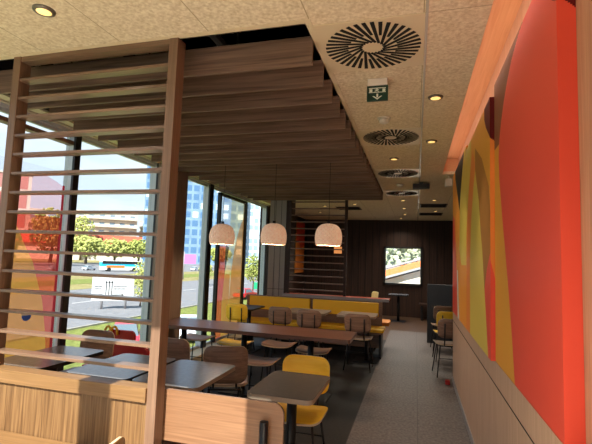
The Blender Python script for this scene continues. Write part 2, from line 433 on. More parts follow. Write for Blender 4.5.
# ------------------------------------------------------------------ golden arch wall panels
A_red = mat('art_red', rgb(234, 86, 66), .42, 0, .18); A_brn = mat('art_brown', rgb(138, 88, 60), .5, 0, .18); A_or = mat('art_orange', rgb(240, 156, 60), .45, 0, .18)
A_yel = mat('art_yellow', rgb(226, 196, 88), .45, 0, .18); A_mar = mat('art_maroon', rgb(98, 24, 26), .5, 0, .18); A_wed = mat('art_ochre', rgb(178, 120, 56), .5, 0, .18)
A_blk = mat('art_black', rgb(34, 30, 28), .6); A_or2 = mat('art_amber', rgb(232, 164, 62), .45, 0, .18); A_wht = mat('art_white', rgb(226, 218, 206), .5)
A_end = mat('art_deep_orange', rgb(236, 138, 64), .45, 0, .18)
def art_panel(label, xf, xb, y0, y1, z0, z1, base, polys, eb, epolys):
    mb = MB()
    art(mb, lambda u, v: (xf, u, v), y0, y1, z0, z1, base, polys)
    art(mb, lambda u, v: (u, y0, v), xf, xb, z0, z1, eb, epolys)
    mb.face([(xf, y1, z0), (xb, y1, z0), (xb, y1, z1), (xf, y1, z1)], base)
    mb.face([(xf, y0, z0), (xb, y0, z0), (xb, y1, z0), (xf, y1, z0)], base)
    mb.face([(xf, y0, z1), (xb, y0, z1), (xb, y1, z1), (xf, y1, z1)], base)
    mb.face([(xb, y0, z0), (xb, y1, z0), (xb, y1, z1), (xb, y0, z1)], base)
    return tag(mb.build('art_panel', fix=False), label, 'wall art', 'padded art panels on the right wall')
art_panel('nearest padded wall panel, a broad red arch shape with brown and orange edge', .506, XR - .001, 1.75, 3.09, .985, 2.837, A_or2,
    [([(2.7, 2.38), (3.2, 2.38), (3.2, 2.9), (2.0, 2.9)], A_brn),
     ([(1.7, .9), (1.7, 2.9), (2.0, 2.9), (2.13, 2.86), (2.38, 2.815), (2.54, 2.76), (2.66, 2.69), (2.76, 2.61), (2.86, 2.5), (2.92, 2.4), (2.945, 2.3), (2.925, 2.15), (2.84, 1.9), (2.75, 1.67), (2.66, 1.43), (2.59, 1.21), (2.53, .98), (2.5, .9)], A_red),
     ([(1.7, 2.59), (1.8, 2.65), (1.95, 2.85), (1.7, 2.85)], A_mar)],
    A_red, [([(.5, 2.64), (.524, 2.627), (.557, 2.598), (.586, 2.566), (.6, 2.9), (.5, 2.9)], A_mar)])
art_panel('middle padded wall panel, a golden arch with yellow inside and maroon corner', .478, XR - .001, 3.095, 4.5, .985, 2.76, A_or2,
    [([(4.11, 2.9), (4.13, 2.56), (4.23, 2.4), (4.39, 2.18), (4.51, 1.85), (4.6, 1.8), (4.6, 2.9)], A_yel),
     ([(4.0, 2.62), (4.13, 2.56), (4.39, 2.18), (4.51, 1.85), (4.6, .9), (4.21, .9), (4.21, 1.65), (4.13, 2.0), (3.98, 2.26), (3.85, 2.45)], A_end),
     ([(3.85, 2.6), (3.47, 2.42), (3.15, 2.15), (3.05, 1.81), (3.05, 1.4), (3.36, 1.43), (3.46, 1.72), (3.53, 1.84), (3.64, 2.12), (3.85, 2.41)], A_wed),
     ([(3.85, 2.41), (3.64, 2.12), (3.53, 1.84), (3.46, 1.72), (3.36, 1.43), (3.2, .98), (3.19, .9), (4.21, .9), (4.21, 1.65), (4.13, 2.0), (3.98, 2.26)], A_yel),
     ([(3.0, 1.7), (3.12, 1.68), (3.25, 1.58), (3.36, 1.43), (3.2, .98), (3.19, .9), (3.0, .9)], A_red),
     ([(3.0, 2.9), (3.38, 2.9), (3.34, 2.74), (3.34, 2.68), (3.27, 2.6), (3.1, 2.48), (3.0, 2.46)], A_mar)],
    A_end, [([(.47, 2.48), (.51, 2.45), (.6, 2.4), (.6, 2.9), (.47, 2.9)], A_mar), ([(.47, 1.68), (.51, 1.5), (.6, 1.4), (.6, .9), (.47, .9)], A_red)])
art_panel('farthest padded wall panel, narrow amber arch with black wedge and white streak', .478, XR - .001, 4.505, 6.12, .985, 2.80, A_or,
    [([(4.5, 2.9), (4.7, 2.86), (4.75, 2.76), (5.06, 2.44), (5.17, 2.29), (5.22, 1.77), (5.0, 1.6), (4.5, 1.6)], A_yel),
     ([(5.8, 2.9), (5.76, 2.7), (5.4, 2.4), (5.2, 2.22), (5.06, 2.44), (4.72, 2.8), (4.7, 2.9)], A_blk),
     ([(6.2, 2.3), (5.81, 2.18), (5.55, 1.54), (5.44, .9), (6.2, .9)], A_red),
     ([(5.52, 1.54), (5.39, 1.54), (5.24, 1.02), (5.24, .9), (5.38, .9)], A_wht)],
    A_or, [])

# ------------------------------------------------------------------ slatted canopy
can = thing('slatted_canopy', 'dark walnut slatted ceiling canopy hung over the dining tables', 'ceiling canopy', (0, 0, 0))
for k in range(19):
    mb = MB(); y = 2.34 + .31 * k; x0 = -3.17 + random.uniform(-.02, .02)
    mb.box(x0, -.6, y, y + .024, 2.745, 2.92, M_walx, .002)
    mb.build('slat', can)
for x in (-2.6, -1.9, -1.2):
    mb = MB(); mb.box(x - .02, x + .02, 2.2, 8.1, 2.925, 2.965, M_ind); mb.build('hanging_rail', can)
for x in (-2.6, -1.9, -1.2):
    for y in (2.6, 5.2, 7.8):
        mb = MB(); mb.tube([(x, y, 2.96), (x, y, 3.21)], .006, M_ind, 6); mb.build('hanger', can)

# ------------------------------------------------------------------ front slatted screen
scr = thing('slatted_screen', 'tall oak slatted divider screen with sunlit lower half, front left', 'screen', (-2.0, 2.19, 0))
def addp(mb, name, root, lab=None):
    o = mb.build(name); o.parent = root
    o.matrix_parent_inverse = Matrix.Translation(-Vector(root.location)) if root.rotation_euler[2] == 0 else Matrix.LocRotScale(root.location, root.rotation_euler, None).inverted()
    if lab: o['label'] = lab
    return o
for x0, x1 in ((-2.635, -2.575), (-1.44, -1.38)):
    addp(MB().box(x0, x1, 2.15, 2.235, 0, ZC - .002, M_screenz, .002), 'post', scr)
addp(MB().box(-2.575, -1.44, 2.155, 2.23, 2.862, 2.898, M_screen, .002), 'rail', scr)
addp(MB().box(-2.575, -1.44, 2.135, 2.23, .775, .853, M_oakx, .002), 'rail', scr)
for k in range(15):
    z = 2.737 - .1275 * k
    addp(MB().box(-2.578, -1.437, 2.156, 2.228, z - .009, z + .009, M_screen, .0015), 'slat', scr)

# bench in front of the screen
b = thing('bench', 'sunlit oak bench with upright grained back below the slatted screen', 'bench', (-2.0, 1.9, 0))
addp(MB().box(-2.575, -1.442, 2.155, 2.185, .465, .772, M_oakz, .002), 'backrest', b)
addp(MB().box(-3.3, -1.46, 1.65, 2.147, .455, .49, M_oakx, .003), 'seat', b)
addp(MB().box(-3.25, -1.5, 1.72, 2.14, 0, .455, M_oakz, .003), 'base', b)

# plywood-backed bench behind it, for the table row
b = thing('bench', 'plywood backed bench with round top corner and dark tube support', 'bench', (-1.5, 2.4, 0))
def plate_xz(mb, x0, x1, z0, z1, y, th, m_, edge, r=.06):
    pts = rrect(x1 - x0, z1 - z0, r); cx, cz = (x0 + x1) / 2, (z0 + z1) / 2
    mb.prism([(cx + a, y, cz + c) for a, c in pts], (0, th, 0), m_, edge); return mb
M_plyx = wood('bench_ply', rgb(122, 86, 60), rgb(146, 108, 78), 'x', .45)
addp(plate_xz(MB(), -2.2, -.668, .545, .828, 2.25, .018, M_plyx, M_chair), 'backrest', b)
addp(MB().tube([(-.768, 2.224, 0), (-.768, 2.224, .735)], .023, M_black, 14), 'support_tube', b)
addp(MB().tube([(-2.1, 2.262, .0), (-2.1, 2.285, .7)], .014, M_black, 12), 'support_tube', b)
addp(MB().box(-3.2, -.70, 2.275, 2.62, .44, .465, M_plyx, .004), 'seat', b)
for x in (-3.0, -1.9, -.85):
    addp(MB().box(x - .02, x + .02, 2.32, 2.6, 0, .44, M_black), 'leg', b)

# ------------------------------------------------------------------ chairs
def curved_panel(mb, w, h, r, th, place, m_, edge, n=22, rows=6):
    """rounded panel in u (width) and v (height); place(u,v,t)->3D"""
    us = [-w / 2 + r * (1 - math.cos(PI / 2 * k / 6)) for k in range(7)]
    us += [-w / 2 + r + (w - 2 * r) * k / 10 for k in range(1, 10)]
    us += [-u for u in us[6::-1]]
    def lim(u):
        d = max(0, abs(u) - (w / 2 - r)); return h / 2 - r + math.sqrt(max(0, r * r - d * d))
    G = {}
    for s_ in (0, 1):
        for i, u in enumerate(us):
            L = lim(u)
            for j in range(rows + 1):
                G[s_, i, j] = mb.bm.verts.new(place(u, -L + 2 * L * j / rows, s_ * th))
    a, e_ = mb.mi(m_), mb.mi(edge); N = len(us) - 1
    def q(vs_, mi_, sm=True):
        try: f = mb.bm.faces.new(vs_); f.material_index = mi_; f.smooth = sm
        except ValueError: pass
    for i in range(N):
        for j in range(rows):
            q([G[0, i, j], G[0, i + 1, j], G[0, i + 1, j + 1], G[0, i, j + 1]], a)
            q([G[1, i, j], G[1, i, j + 1], G[1, i + 1, j + 1], G[1, i + 1, j]], a)
        q([G[0, i, 0], G[1, i, 0], G[1, i + 1, 0], G[0, i + 1, 0]], e_, False)
        q([G[0, i, rows], G[0, i + 1, rows], G[1, i + 1, rows], G[1, i, rows]], e_, False)
    for j in range(rows):
        q([G[0, 0, j], G[0, 0, j + 1], G[1, 0, j + 1], G[1, 0, j]], e_, False)
        q([G[0, N, j], G[1, N, j], G[1, N, j + 1], G[0, N, j + 1]], e_, False)
    return mb
def make_chair(label, m_, bh=.275, bz=.695, sy=0):
    """sitter faces +Y, origin on the floor"""
    t = thing('dining_chair', label, 'chair')
    mb = MB(); curved_panel(mb, .40, .37, .07, .014, lambda u, v, s_: (u, v + .005 + sy, .452 + s_ - .018 * max(0, (v - .1) / .1) ** 2 + .012 * (u / .2) ** 2), m_, M_ply)
    mb.build('seat', t)
    mb = MB(); curved_panel(mb, .385, bh, .075, .013, lambda u, v, s_: (u, -.205 - .10 * (v + .14) + .03 * (u / .19) ** 2 + s_, bz + v), m_, M_ply)
    mb.build('backrest', t)
    mb = MB()
    mb.tube([(-.14, .16, .437), (-.14, -.14, .437), (.14, -.14, .437), (.14, .16, .437)], .009, M_black, 8)
    mb.build('seat_frame', t)
    for s_ in (-1, 1):
        mb = MB(); mb.tube([(s_ * .10, -.10, .436), (s_ * .10, -.185, .45), (s_ * .10, -.208, .50), (s_ * .10, -.222, .69), (s_ * .10, -.23, .765)], .009, M_black, 8)
        mb.build('back_support', t)
    for sx_ in (-1, 1):
        for sy_ in (-1, 1):
            mb = MB(); mb.tube([(sx_ * .14, sy_ * .13 + .02, .44), (sx_ * .195, sy_ * .19 + .01, .002)], [.010, .008], M_black, 8)
            mb.build('leg', t)
    mb = MB(); mb.tube([(-.163, -.145, .26), (.163, -.145, .26)], .006, M_black, 6); mb.build('stretcher', t)
    return t
G_CH = 'dining chairs with moulded plywood seats'
brown = make_chair('brown chair second from the window along the yellow bench tables', M_chair)
yellow = make_chair('bright yellow chair tucked behind the nearest charcoal table', M_yel)
brown['group'] = yellow['group'] = G_CH
brown.location = (-2.09, 6.82, 0)
yellow.location = (-.832, 3.19, 0); yellow.rotation_euler = (0, 0, PI)
for (p, x, y, a, lab) in (
    (yellow, -2.86, 6.86, 0, 'yellow chair with black back bars by the printed glass door'),
    (brown, -1.58, 6.68, 0, 'brown chair third from the window along the yellow bench tables'),
    (brown, -.815, 6.58, 0, 'brown chair at the aisle end of the yellow bench tables'),
    (brown, .475, 6.74, 8, 'nearest brown chair beyond the end of the art wall'),
    (yellow, .51, 7.75, 6, 'yellow chair between two brown chairs at the right rear wall'),
    (brown, .50, 8.65, 5, 'farthest brown chair in front of the slate grey partition')):
    dup(p, (x, y, 0), math.radians(a), lab)
plain = make_chair('brown plywood chair just beyond the taupe table, back towards the camera', M_chair, .325, .667, .06)
for c in plain.children:
    if c.name.startswith('back_support'): c.location.y = .056
plain['group'] = G_CH; plain.location = (-1.66, 3.69, 0); plain.rotation_euler = (0, 0, math.radians(22))
oakchair = make_chair('light oak chair whose back corner pokes up at the bottom edge', M_oaky)
oakchair['group'] = G_CH; oakchair.location = (-1.40, 1.47, 0); oakchair.rotation_euler = (0, 0, PI / 2)
M_pale = wood('pale_wood', rgb(214, 190, 130), rgb(226, 204, 150), 'z')
pale = make_chair('pale wooden chair behind the red topped counter', M_pale)
dup(plain, (-2.20, 3.82, 0), 0, 'brown chair half hidden just right of the screen post')
dup(brown, (-3.0, 3.41, 0), PI, 'dark brown chair seen through the screen in front of the window')
pale['group'] = G_CH; pale.location = (-1.18, 11.3, 0); pale.rotation_euler = (0, 0, math.radians(120))

# stools tucked under the long table
def make_stool(label, m_):
    t = thing('stool', label, 'stool', (0, 0, 0), 0, 'backless stools at the long table')
    mb = MB(); curved_panel(mb, .42, .38, .06, .014, lambda u, v, s_: (u, v, .448 + s_ + .02 * (u / .21) ** 2 - .01 * (abs(v) / .19) ** 3), m_, M_ply)
    mb.build('seat', t)
    mb = MB(); mb.tube([(-.14, .13, .437), (-.14, -.13, .437), (.14, -.13, .437), (.14, .13, .437), (-.14, .13, .437)], .008, M_black, 8); mb.build('seat_frame', t)
    for sx_ in (-1, 1):
        for sy_ in (-1, 1):
            mb = MB(); mb.tube([(sx_ * .14, sy_ * .13, .44), (sx_ * .18, sy_ * .18, .002)], [.009, .008], M_black, 8); mb.build('leg', t)
    mb = MB(); mb.tube([(-.158, -.15, .22), (.158, -.15, .22)], .006, M_black, 6); mb.build('stretcher', t)
    return t
st_b = make_stool('brown stool on the near side of the long walnut table', M_chair); st_b.location = (-1.68, 4.62, 0)
st_y = make_stool('yellow stool under the far side of the long table', M_yel); st_y.location = (-2.32, 5.42, 0)
dup(st_b, (-1.76, 5.60, 0), 0, 'middle brown stool on the far side of the long table')
dup(st_b, (-1.24, 5.42, 0), 0, 'brown stool beside the column at the right end of the long table')
dup(st_b, (-2.95, 5.55, 0), 0, 'brown stool at the window end of the long table')

# ------------------------------------------------------------------ tables
def table(name, label, cat, x0, x1, y0, y1, z, th, m_, edge, cols, group=None, r=.05, base=.2):
    t = thing(name, label, cat, ((x0 + x1) / 2, (y0 + y1) / 2, 0), 0, group)
    mb = MB(); mb.prism([(a, c, z - th) for a, c in rrect(x1 - x0, y1 - y0, r)], (0, 0, th), m_, edge)
    mb.build('tabletop', t)
    for cx, cy in cols:
        mb = MB(); mb.tube([(cx, cy, .012), (cx, cy, z - th)], .035, M_black, 16); mb.build('column', t)
        mb = MB(); mb.box(cx - base, cx + base, cy - base, cy + base, 0, .012, M_black, .004); mb.build('base_plate', t)
        mb = MB(); mb.box(cx - .12, cx + .12, cy - .12, cy + .12, z - th - .008, z - th, M_black); mb.build('top_plate', t)
    return t
G_T = 'small dining tables in the front row'
table('dining_table', 'charcoal table nearest the aisle with the yellow chair behind', 'table', -1.04, -.60, 2.62, 3.23, .74, .03, M_table, M_tedge, [(0, .03)], G_T)
table('dining_table', 'taupe table just right of the screen post', 'table', -1.87, -1.365, 2.575, 3.25, .74, .03, M_tableg, M_tedge, [(0, .03)], G_T)
table('dining_table', 'grey table behind the right half of the screen slats', 'table', -2.42, -1.90, 2.575, 3.25, .74, .03, M_tableg, M_table, [(0, .03)], G_T)
table('dining_table', 'brown grey table behind the left half of the screen by the window', 'table', -3.14, -2.63, 2.575, 3.27, .74, .03, M_tableg, M_table, [(0, .03)], G_T)
table('long_table', 'long dark walnut communal table under the pendant lamps', 'table', -3.12, -.675, 4.68, 5.28, .75, .04, M_longtop, M_longtop, [(.72, 0), (-.12, 0), (-.95, 0)], None, .03, .22)
table('dining_table', 'small black table in the window corner beside the yellow bench', 'table', -3.02, -2.62, 6.75, 7.42, .74, .025, M_table, M_black, [(0, .05)], 'tables along the yellow bench')
table('dining_table', 'oak topped table in the middle of the yellow bench', 'table', -2.10, -1.40, 6.85, 7.42, .74, .03, M_taboak, M_tedge, [(0, .05)], 'tables along the yellow bench')
table('dining_table', 'oak topped table at the aisle end of the yellow bench', 'table', -1.22, -.60, 6.85, 7.42, .74, .03, M_taboak, M_tedge, [(.15, .05)], 'tables along the yellow bench')
M_shiny = mat('pale_gloss_top', rgb(176, 182, 196), .12, .5, .8)
table('dining_table', 'small glossy topped table under the square rear window', 'table', -.72, -.19, 12.0, 12.55, .735, .03, M_shiny, M_black, [(0, 0)])
table('dining_table', 'dark table between the chairs along the right rear wall', 'table', .62, 1.2, 7.1, 7.6, .74, .03, M_table, M_black, [(0, 0)])

# ------------------------------------------------------------------ yellow bench and counter behind it
b = thing('banquette', 'yellow upholstered banquette with dark wooden back along the rear tables', 'bench', (-1.85, 7.55, 0))
addp(MB().box(-3.12, -.50, 7.30, 7.74, .43, .485, M_vinyl, .015), 'seat_cushion', b)
addp(MB().box(-3.12, -.52, 7.32, 7.74, .40, .43, M_chair), 'seat_board', b)
addp(MB().box(-3.12, -.56, 7.745, 7.772, .1, .90, M_chair, .004), 'back_board', b)
addp(MB().box(-3.05, -1.86, 7.70, 7.745, .64, .885, M_vinyl, .014), 'back_pad', b)
addp(MB().box(-1.81, -.62, 7.70, 7.745, .64, .885, M_vinyl, .014), 'back_pad', b)
for x in (-.58, -1.8, -3.0): addp(MB().box(x, x + .04, 7.36, 7.72, 0, .40, M_black), 'leg', b)
b = thing('counter_partition', 'low partition with red laminate top behind the yellow banquette', 'partition', (-1.45, 7.95, 0))
addp(MB().box(-2.42, -.72, 7.81, 8.09, 0, .92, M_blackm), 'body', b)
addp(MB().box(-2.42, -.45, 7.80, 8.10, .92, .945, M_redtop), 'red_top', b)
addp(MB().box(-2.42, -.45, 7.775, 7.80, .90, .95, M_gtrim, .003), 'front_edge', b)
b = thing('banquette', 'orange seat of the rear banquette end behind the partition', 'bench', (-1.4, 8.4, 0))
addp(MB().box(-2.3, -.46, 8.12, 8.6, .43, .50, mat('orange_vinyl', rgb(214, 132, 40), .5), .015), 'seat_cushion', b)
addp(MB().box(-2.3, -.7, 8.14, 8.55, 0, .43, M_blackm), 'base', b)

# rear slatted screen on the partition
scr2 = thing('slatted_screen', 'dark slatted screen standing on the partition behind the pendants', 'screen', (-1.85, 7.95, .945))
for x in (-2.40, -1.30): addp(MB().box(x, x + .05, 7.955, 8.025, .945, ZC - .003, M_dkwall, .002), 'post', scr2)
for k in range(14):
    z = 1.03 + .13 * k
    addp(MB().box(-2.35, -1.30, 7.96, 8.02, z - .01, z + .01, M_walx), 'slat', scr2)

# slate partition, rear wall seat, sconce, framed art at the back
tag(MB().box(.235, 1.3, 9.28, 9.36, 0, 1.185, M_slate, .004).build('partition_screen'), 'slate grey partition behind the right hand chairs', 'partition')
b = thing('bench', 'dark bench against the back wall right of the window table', 'bench', (.6, 12.9, 0))
addp(MB().box(.1, 1.3, 12.7, 13.2, .42, .47, M_dkwall, .006), 'seat', b)
for x in (.15, 1.2): addp(MB().box(x, x + .05, 12.75, 13.15, 0, .42, M_black), 'leg', b)
b = thing('wall_lamp', 'small glowing orange box lamp on the rear wall', 'lamp', (-2.36, 13.33, 1.94))
addp(MB().box(-2.48, -2.24, 13.24, 13.30, 1.83, 2.04, mat('amber_glow', rgb(236, 170, 110), .5, 0, .5, rgb(232, 150, 86), .5), .008), 'shade', b)
addp(MB().box(-2.42, -2.30, 13.30, 13.35, 1.88, 1.99, M_black), 'mount', b)
mb = MB(); art(mb, lambda u, v: (-3.425, u, v), 12.2, 13.15, 1.2, 2.75, A_end, [([(12.0, 2.8), (12.0, 2.2), (12.6, 2.05), (12.75, 1.9), (13.2, 2.1), (13.2, 2.8)], A_red)])
mb.box(-3.45, -3.427, 12.2, 13.15, 1.2, 2.75, A_wed)
tag(mb.build('art_panel', fix=False), 'red and orange art panel far back on the left wall', 'wall art')

# ------------------------------------------------------------------ pendants
M_shade = noisy('woven_shade', rgb(226, 196, 178), rgb(242, 218, 202), (1, 1, 1), 30, 2, .8, .2)
t = M_shade.node_tree; bs = t.nodes['Principled BSDF']
tcn = t.nodes.new('ShaderNodeTexCoord'); w1 = t.nodes.new('ShaderNodeTexWave'); w2 = t.nodes.new('ShaderNodeTexWave')
def uvw(sgn):
    sp = t.nodes.new('ShaderNodeSeparateXYZ'); t.links.new(tcn.outputs['Object'], sp.inputs[0])
    at_ = t.nodes.new('ShaderNodeMath'); at_.operation = 'ARCTAN2'; t.links.new(sp.outputs['Y'], at_.inputs[0]); t.links.new(sp.outputs['X'], at_.inputs[1])
    mz = t.nodes.new('ShaderNodeMath'); mz.operation = 'MULTIPLY'; mz.inputs[1].default_value = 6.5 * sgn; t.links.new(sp.outputs['Z'], mz.inputs[0])
    ad = t.nodes.new('ShaderNodeMath'); ad.operation = 'ADD'; t.links.new(at_.outputs[0], ad.inputs[0]); t.links.new(mz.outputs[0], ad.inputs[1])
    m2 = t.nodes.new('ShaderNodeMath'); m2.operation = 'MULTIPLY'; m2.inputs[1].default_value = 20; t.links.new(ad.outputs[0], m2.inputs[0])
    sn = t.nodes.new('ShaderNodeMath'); sn.operation = 'SINE'; t.links.new(m2.outputs[0], sn.inputs[0]); return sn.outputs[0]
mxw = t.nodes.new('ShaderNodeMath'); mxw.operation = 'MAXIMUM'; t.links.new(uvw(1), mxw.inputs[0]); t.links.new(uvw(-1), mxw.inputs[1])
t.nodes.remove(w1); t.nodes.remove(w2)
bp = t.nodes.new('ShaderNodeBump'); bp.inputs['Strength'].default_value = .8; bp.inputs['Distance'].default_value = .005
t.links.new(mxw.outputs[0], bp.inputs['Height']); t.links.new(bp.outputs[0], bs.inputs['Normal'])
bs.inputs['Emission Color'].default_value = rgb(236, 180, 140); bs.inputs['Emission Strength'].default_value = .22
M_cord = mat('cord_black', rgb(26, 22, 20), .7)
pl = thing('pendant_lamp', '', 'lamp', (0, 0, 0), 0, 'woven dome pendants over the long table')
prof = [(.150, -.125), (.158, -.09), (.162, -.04), (.158, .01), (.146, .055), (.124, .092), (.09, .118), (.05, .130), (.0, .133)]
mb = MB(); mb.lathe(prof, 0, 0, M_shade, 48); mb.lathe([(r * .95, z - .004) for r, z in prof], 0, 0, M_shade, 48); mb.build('shade', pl)
mb = MB(); mb.tube([(0, 0, .13), (0, 0, 1.312)], .003, M_cord, 6); mb.build('cord', pl)
mb = MB(); mb.lathe([(.0, .165), (.018, .165), (.02, .13), (.02, .05), (0, .05)], 0, 0, M_cord, 16); mb.build('socket', pl)
mb = MB(); mb.lathe([(0, .05), (.025, .03), (.032, 0), (.022, -.03), (0, -.04)], 0, 0, M_lens, 16); mb.build('bulb', pl)
ld = bpy.data.lights.new('pendant_light', 'POINT'); ld.energy = PEND_W; ld.color = (1, .72, .46); ld.shadow_soft_size = .04
lo = bpy.data.objects.new('pendant_light', ld); col.objects.link(lo); lo.parent = pl; lo.location = (0, 0, -.08)
pts = [(-2.385, 4.98, 1.886, 'leftmost woven pendant lamp in front of the printed glass door'),
       (-1.69, 4.98, 1.90, 'middle woven pendant lamp hanging before the tiled pillar'),
       (-1.003, 4.98, 1.905, 'rightmost woven pendant lamp hanging before the dark rear screen')]
for i, (x, y, z, lab) in enumerate(pts):
    o = pl if i == 0 else copy_tree(pl)
    o.location = (x, y, z); o['label'] = lab

# ------------------------------------------------------------------ ceiling fittings
def diffuser(x, y, label, first=None, dark=False):
    if first:
        return dup(first, (x, y, ZC), 0, label)
    t = thing('air_diffuser', label, 'air vent', (x, y, ZC), 0, 'round swirl air diffusers in the ceiling')
    mb = MB(); mb.box(-.30, .30, -.30, .30, -.007, .0, M_dsteel, .001); mb.build('plate', t)
    mb = MB(); N = 38
    for k in range(N):
        a = 2 * PI * k / N; rin = .045 if k % 2 == 0 else .14
        c, s_ = math.cos(a), math.sin(a); off = .045
        p = lambda r, q: (c * r - s_ * (q + off), s_ * r + c * (q + off), -.0075)
        P4 = [p(rin, -.008), p(.278, -.0115), p(.278, .0115), p(rin, .008)]
        mb.prism(P4, (0, 0, -.002), M_blackm)
    mb.build('swirl_slots', t)
    return t
D1 = diffuser(-.265, 2.5, 'nearest round swirl diffuser, large and dark slotted, above the aisle')
diffuser(-.265, 4.43, 'second swirl diffuser along the aisle, behind the smoke detector', D1)
diffuser(-.265, 6.27, 'third swirl diffuser along the aisle, silvery with glare', D1)
diffuser(-.265, 8.1, 'farthest aisle swirl diffuser past the canopy end', D1)
def dark_grille(x, y, lab):
    t = thing('return_grille', lab, 'air vent', (x, y, ZC), 0, 'dark return grilles in the rear ceiling')
    mb = MB(); mb.box(-.29, .29, -.3, .3, -.006, 0, M_dkwall); mb.build('frame', t)
    mb = MB()
    for k in range(12): mb.box(-.26, .26, -.27 + .045 * k, -.25 + .045 * k, -.012, -.006, M_blackm)
    mb.build('slats', t)
dark_grille(.36, 9.9, 'dark return grille right of the aisle, nearer of the pair'); dark_grille(.36, 11.6, 'dark return grille right of the aisle, nearer the back wall')
dark_grille(-1.6, 10.4, 'dark return grille left above the rear screen'); 
dl = thing('downlight', '', 'ceiling light', (0, 0, 0), 0, 'recessed round downlights in the ceiling')
mb = MB(); mb.lathe([(.038, -.012), (.055, -.010), (.058, 0), (.036, -.001)], 0, 0, M_chrome, 24); mb.build('ring', dl)
mb = MB(); mb.lathe([(0, -.016), (.028, -.015), (.038, -.012), (.038, -.001), (0, -.001)], 0, 0, M_lens, 24); mb.build('lens', dl)
ld = bpy.data.lights.new('downlight_lamp', 'SPOT'); ld.energy = SPOT_W; ld.color = (1, .88, .70); ld.spot_size = math.radians(140); ld.spot_blend = .8; ld.shadow_soft_size = .05
lo = bpy.data.objects.new('downlight_lamp', ld); col.objects.link(lo); lo.parent = dl; lo.location = (0, 0, -.03)
spots = [(-1.957, 1.743, 'round downlight at front left above the slatted screen'), (.135, 3.393, 'downlight right of the exit sign beside the art wall'),
         (.147, 4.641, 'downlight beside the second swirl diffuser'), (-.276, 5.373, 'downlight between the second and third diffusers'),
         (.35, 9.0, 'downlight over the right rear chairs'), (.45, 10.9, 'downlight between the two dark return grilles'),
         (-.269, 9.011, 'first downlight past the last aisle diffuser'), (-.283, 10.337, 'second downlight past the last aisle diffuser'),
         (-.29, 11.613, 'third downlight past the last aisle diffuser'), (-.427, 12.66, 'downlight closest to the back wall window'),
         (-1.35, 9.6, 'downlight seen through the rear screen, right one'), (-2.1, 9.9, 'downlight seen through the rear screen, left one'), (-2.5, 11.2, 'downlight seen through the rear screen, farthest one')]
spots += [(x, y, 'added unseen downlight beside the camera, brightening the front of the room') for x, y in ((-.3, -.3), (-.3, .5), (-.1, .9), (-1.4, .95), (-2.3, .95), (-2.9, 1.0))]  # out-of-view fill lamps, added to brighten the ceiling and right wall
for i, (x, y, lab) in enumerate(spots):
    o = dl if i == 0 else copy_tree(dl)
    o.location = (x, y, ZC); o['label'] = lab
    for c in o.children:
        if c.type == 'LIGHT':
            e_ = 12 if x < -1.5 and y < 2 else 26 if x > .1 and y < 6 else (SPOT_W if y < 6 else 48)
            if e_ != SPOT_W: c.data = c.data.copy(); c.data.energy = e_
            if y < 1.2: c.data = c.data.copy(); c.data.spot_size = math.radians(66); c.data.spot_blend = 1; c.data.energy = 60
            if y < 1.2 and x > -.5: c.data.spot_size = math.radians(104); c.data.energy = 55
            if e_ == 26: c.data.spot_size = math.radians(62); c.data.spot_blend = 1
# emergency exit sign
M_exit = mat('exit_green', rgb(14, 58, 44), .4); M_pict = mat('exit_white', rgb(220, 228, 214), .5)
t = thing('exit_sign', 'green emergency exit sign with running figure and down arrow on ceiling', 'sign', (-.275, 2.98, ZC))
mb = MB(); mb.box(-.07, .07, -.025, .025, -.05, 0, M_white, .006); mb.build('housing', t)
mb = MB(); mb.box(-.074, .074, -.012, .012, -.16, -.05, M_exit, .003); mb.build('panel', t)
mb = MB(); yq = -.0135
def q2(pts_): mb.prism([(a * .7, yq, -.05 + (c + .05) * .67) for a, c in pts_], (0, .002, 0), M_pict)
q2([(-.085, -.075), (.085, -.075), (.085, -.083), (-.085, -.083)]); q2([(-.085, -.122), (.085, -.122), (.085, -.128), (-.085, -.128)])
q2([(-.012, -.085), (.004, -.085), (.004, -.095), (-.012, -.095)]); q2([(-.03, -.096), (.018, -.096), (.012, -.104), (-.022, -.104)])
q2([(-.012, -.100), (.006, -.100), (.0, -.112), (-.016, -.112)]); q2([(-.014, -.11), (-.004, -.11), (-.03, -.122), (-.04, -.122)]); q2([(-.004, -.11), (.004, -.11), (.02, -.122), (.01, -.122)])
q2([(.05, -.088), (.08, -.088), (.08, -.12), (.05, -.12)]); q2([(-.08, -.088), (-.05, -.088), (-.05, -.12), (-.08, -.12)])
q2([(-.009, -.14), (.009, -.14), (.009, -.18), (-.009, -.18)]); q2([(-.05, -.165), (-.032, -.165), (0, -.19), (0, -.205)]); q2([(.05, -.165), (.032, -.165), (0, -.19), (0, -.205)])
mb.build('pictogram', t)
t = thing('smoke_detector', 'white smoke detector on the ceiling behind the exit sign', 'smoke detector', (-.29, 3.82, ZC))
mb = MB(); mb.lathe([(0, -.012), (.055, -.012), (.06, 0), (0, 0)], 0, 0, M_white, 24); mb.build('base', t)
mb = MB(); mb.lathe([(0, -.05), (.03, -.05), (.042, -.04), (.046, -.012), (0, -.012)], 0, 0, M_white, 24); mb.build('sensor_head', t)
t = thing('ceiling_projector', 'small grey box unit hung under the ceiling beyond the third diffuser', 'ceiling unit', (.07, 7.05, ZC))
mb = MB(); mb.box(-.13, .13, -.08, .08, -.10, -.03, M_slate, .008); mb.build('body', t)
mb = MB(); mb.box(-.03, .03, -.03, .03, -.03, 0, M_slate); mb.build('mount', t)
t = thing('wall_sensor', 'pale cube sensor below the ceiling at the end of the art wall', 'sensor', (.45, 6.55, ZC))
mb = MB(); mb.box(-.05, .05, -.05, .05, -.16, -.045, M_white, .008); mb.build('housing', t)
mb = MB(); mb.tube([(0, 0, -.05), (0, 0, 0)], .012, M_white, 10); mb.build('stem', t)
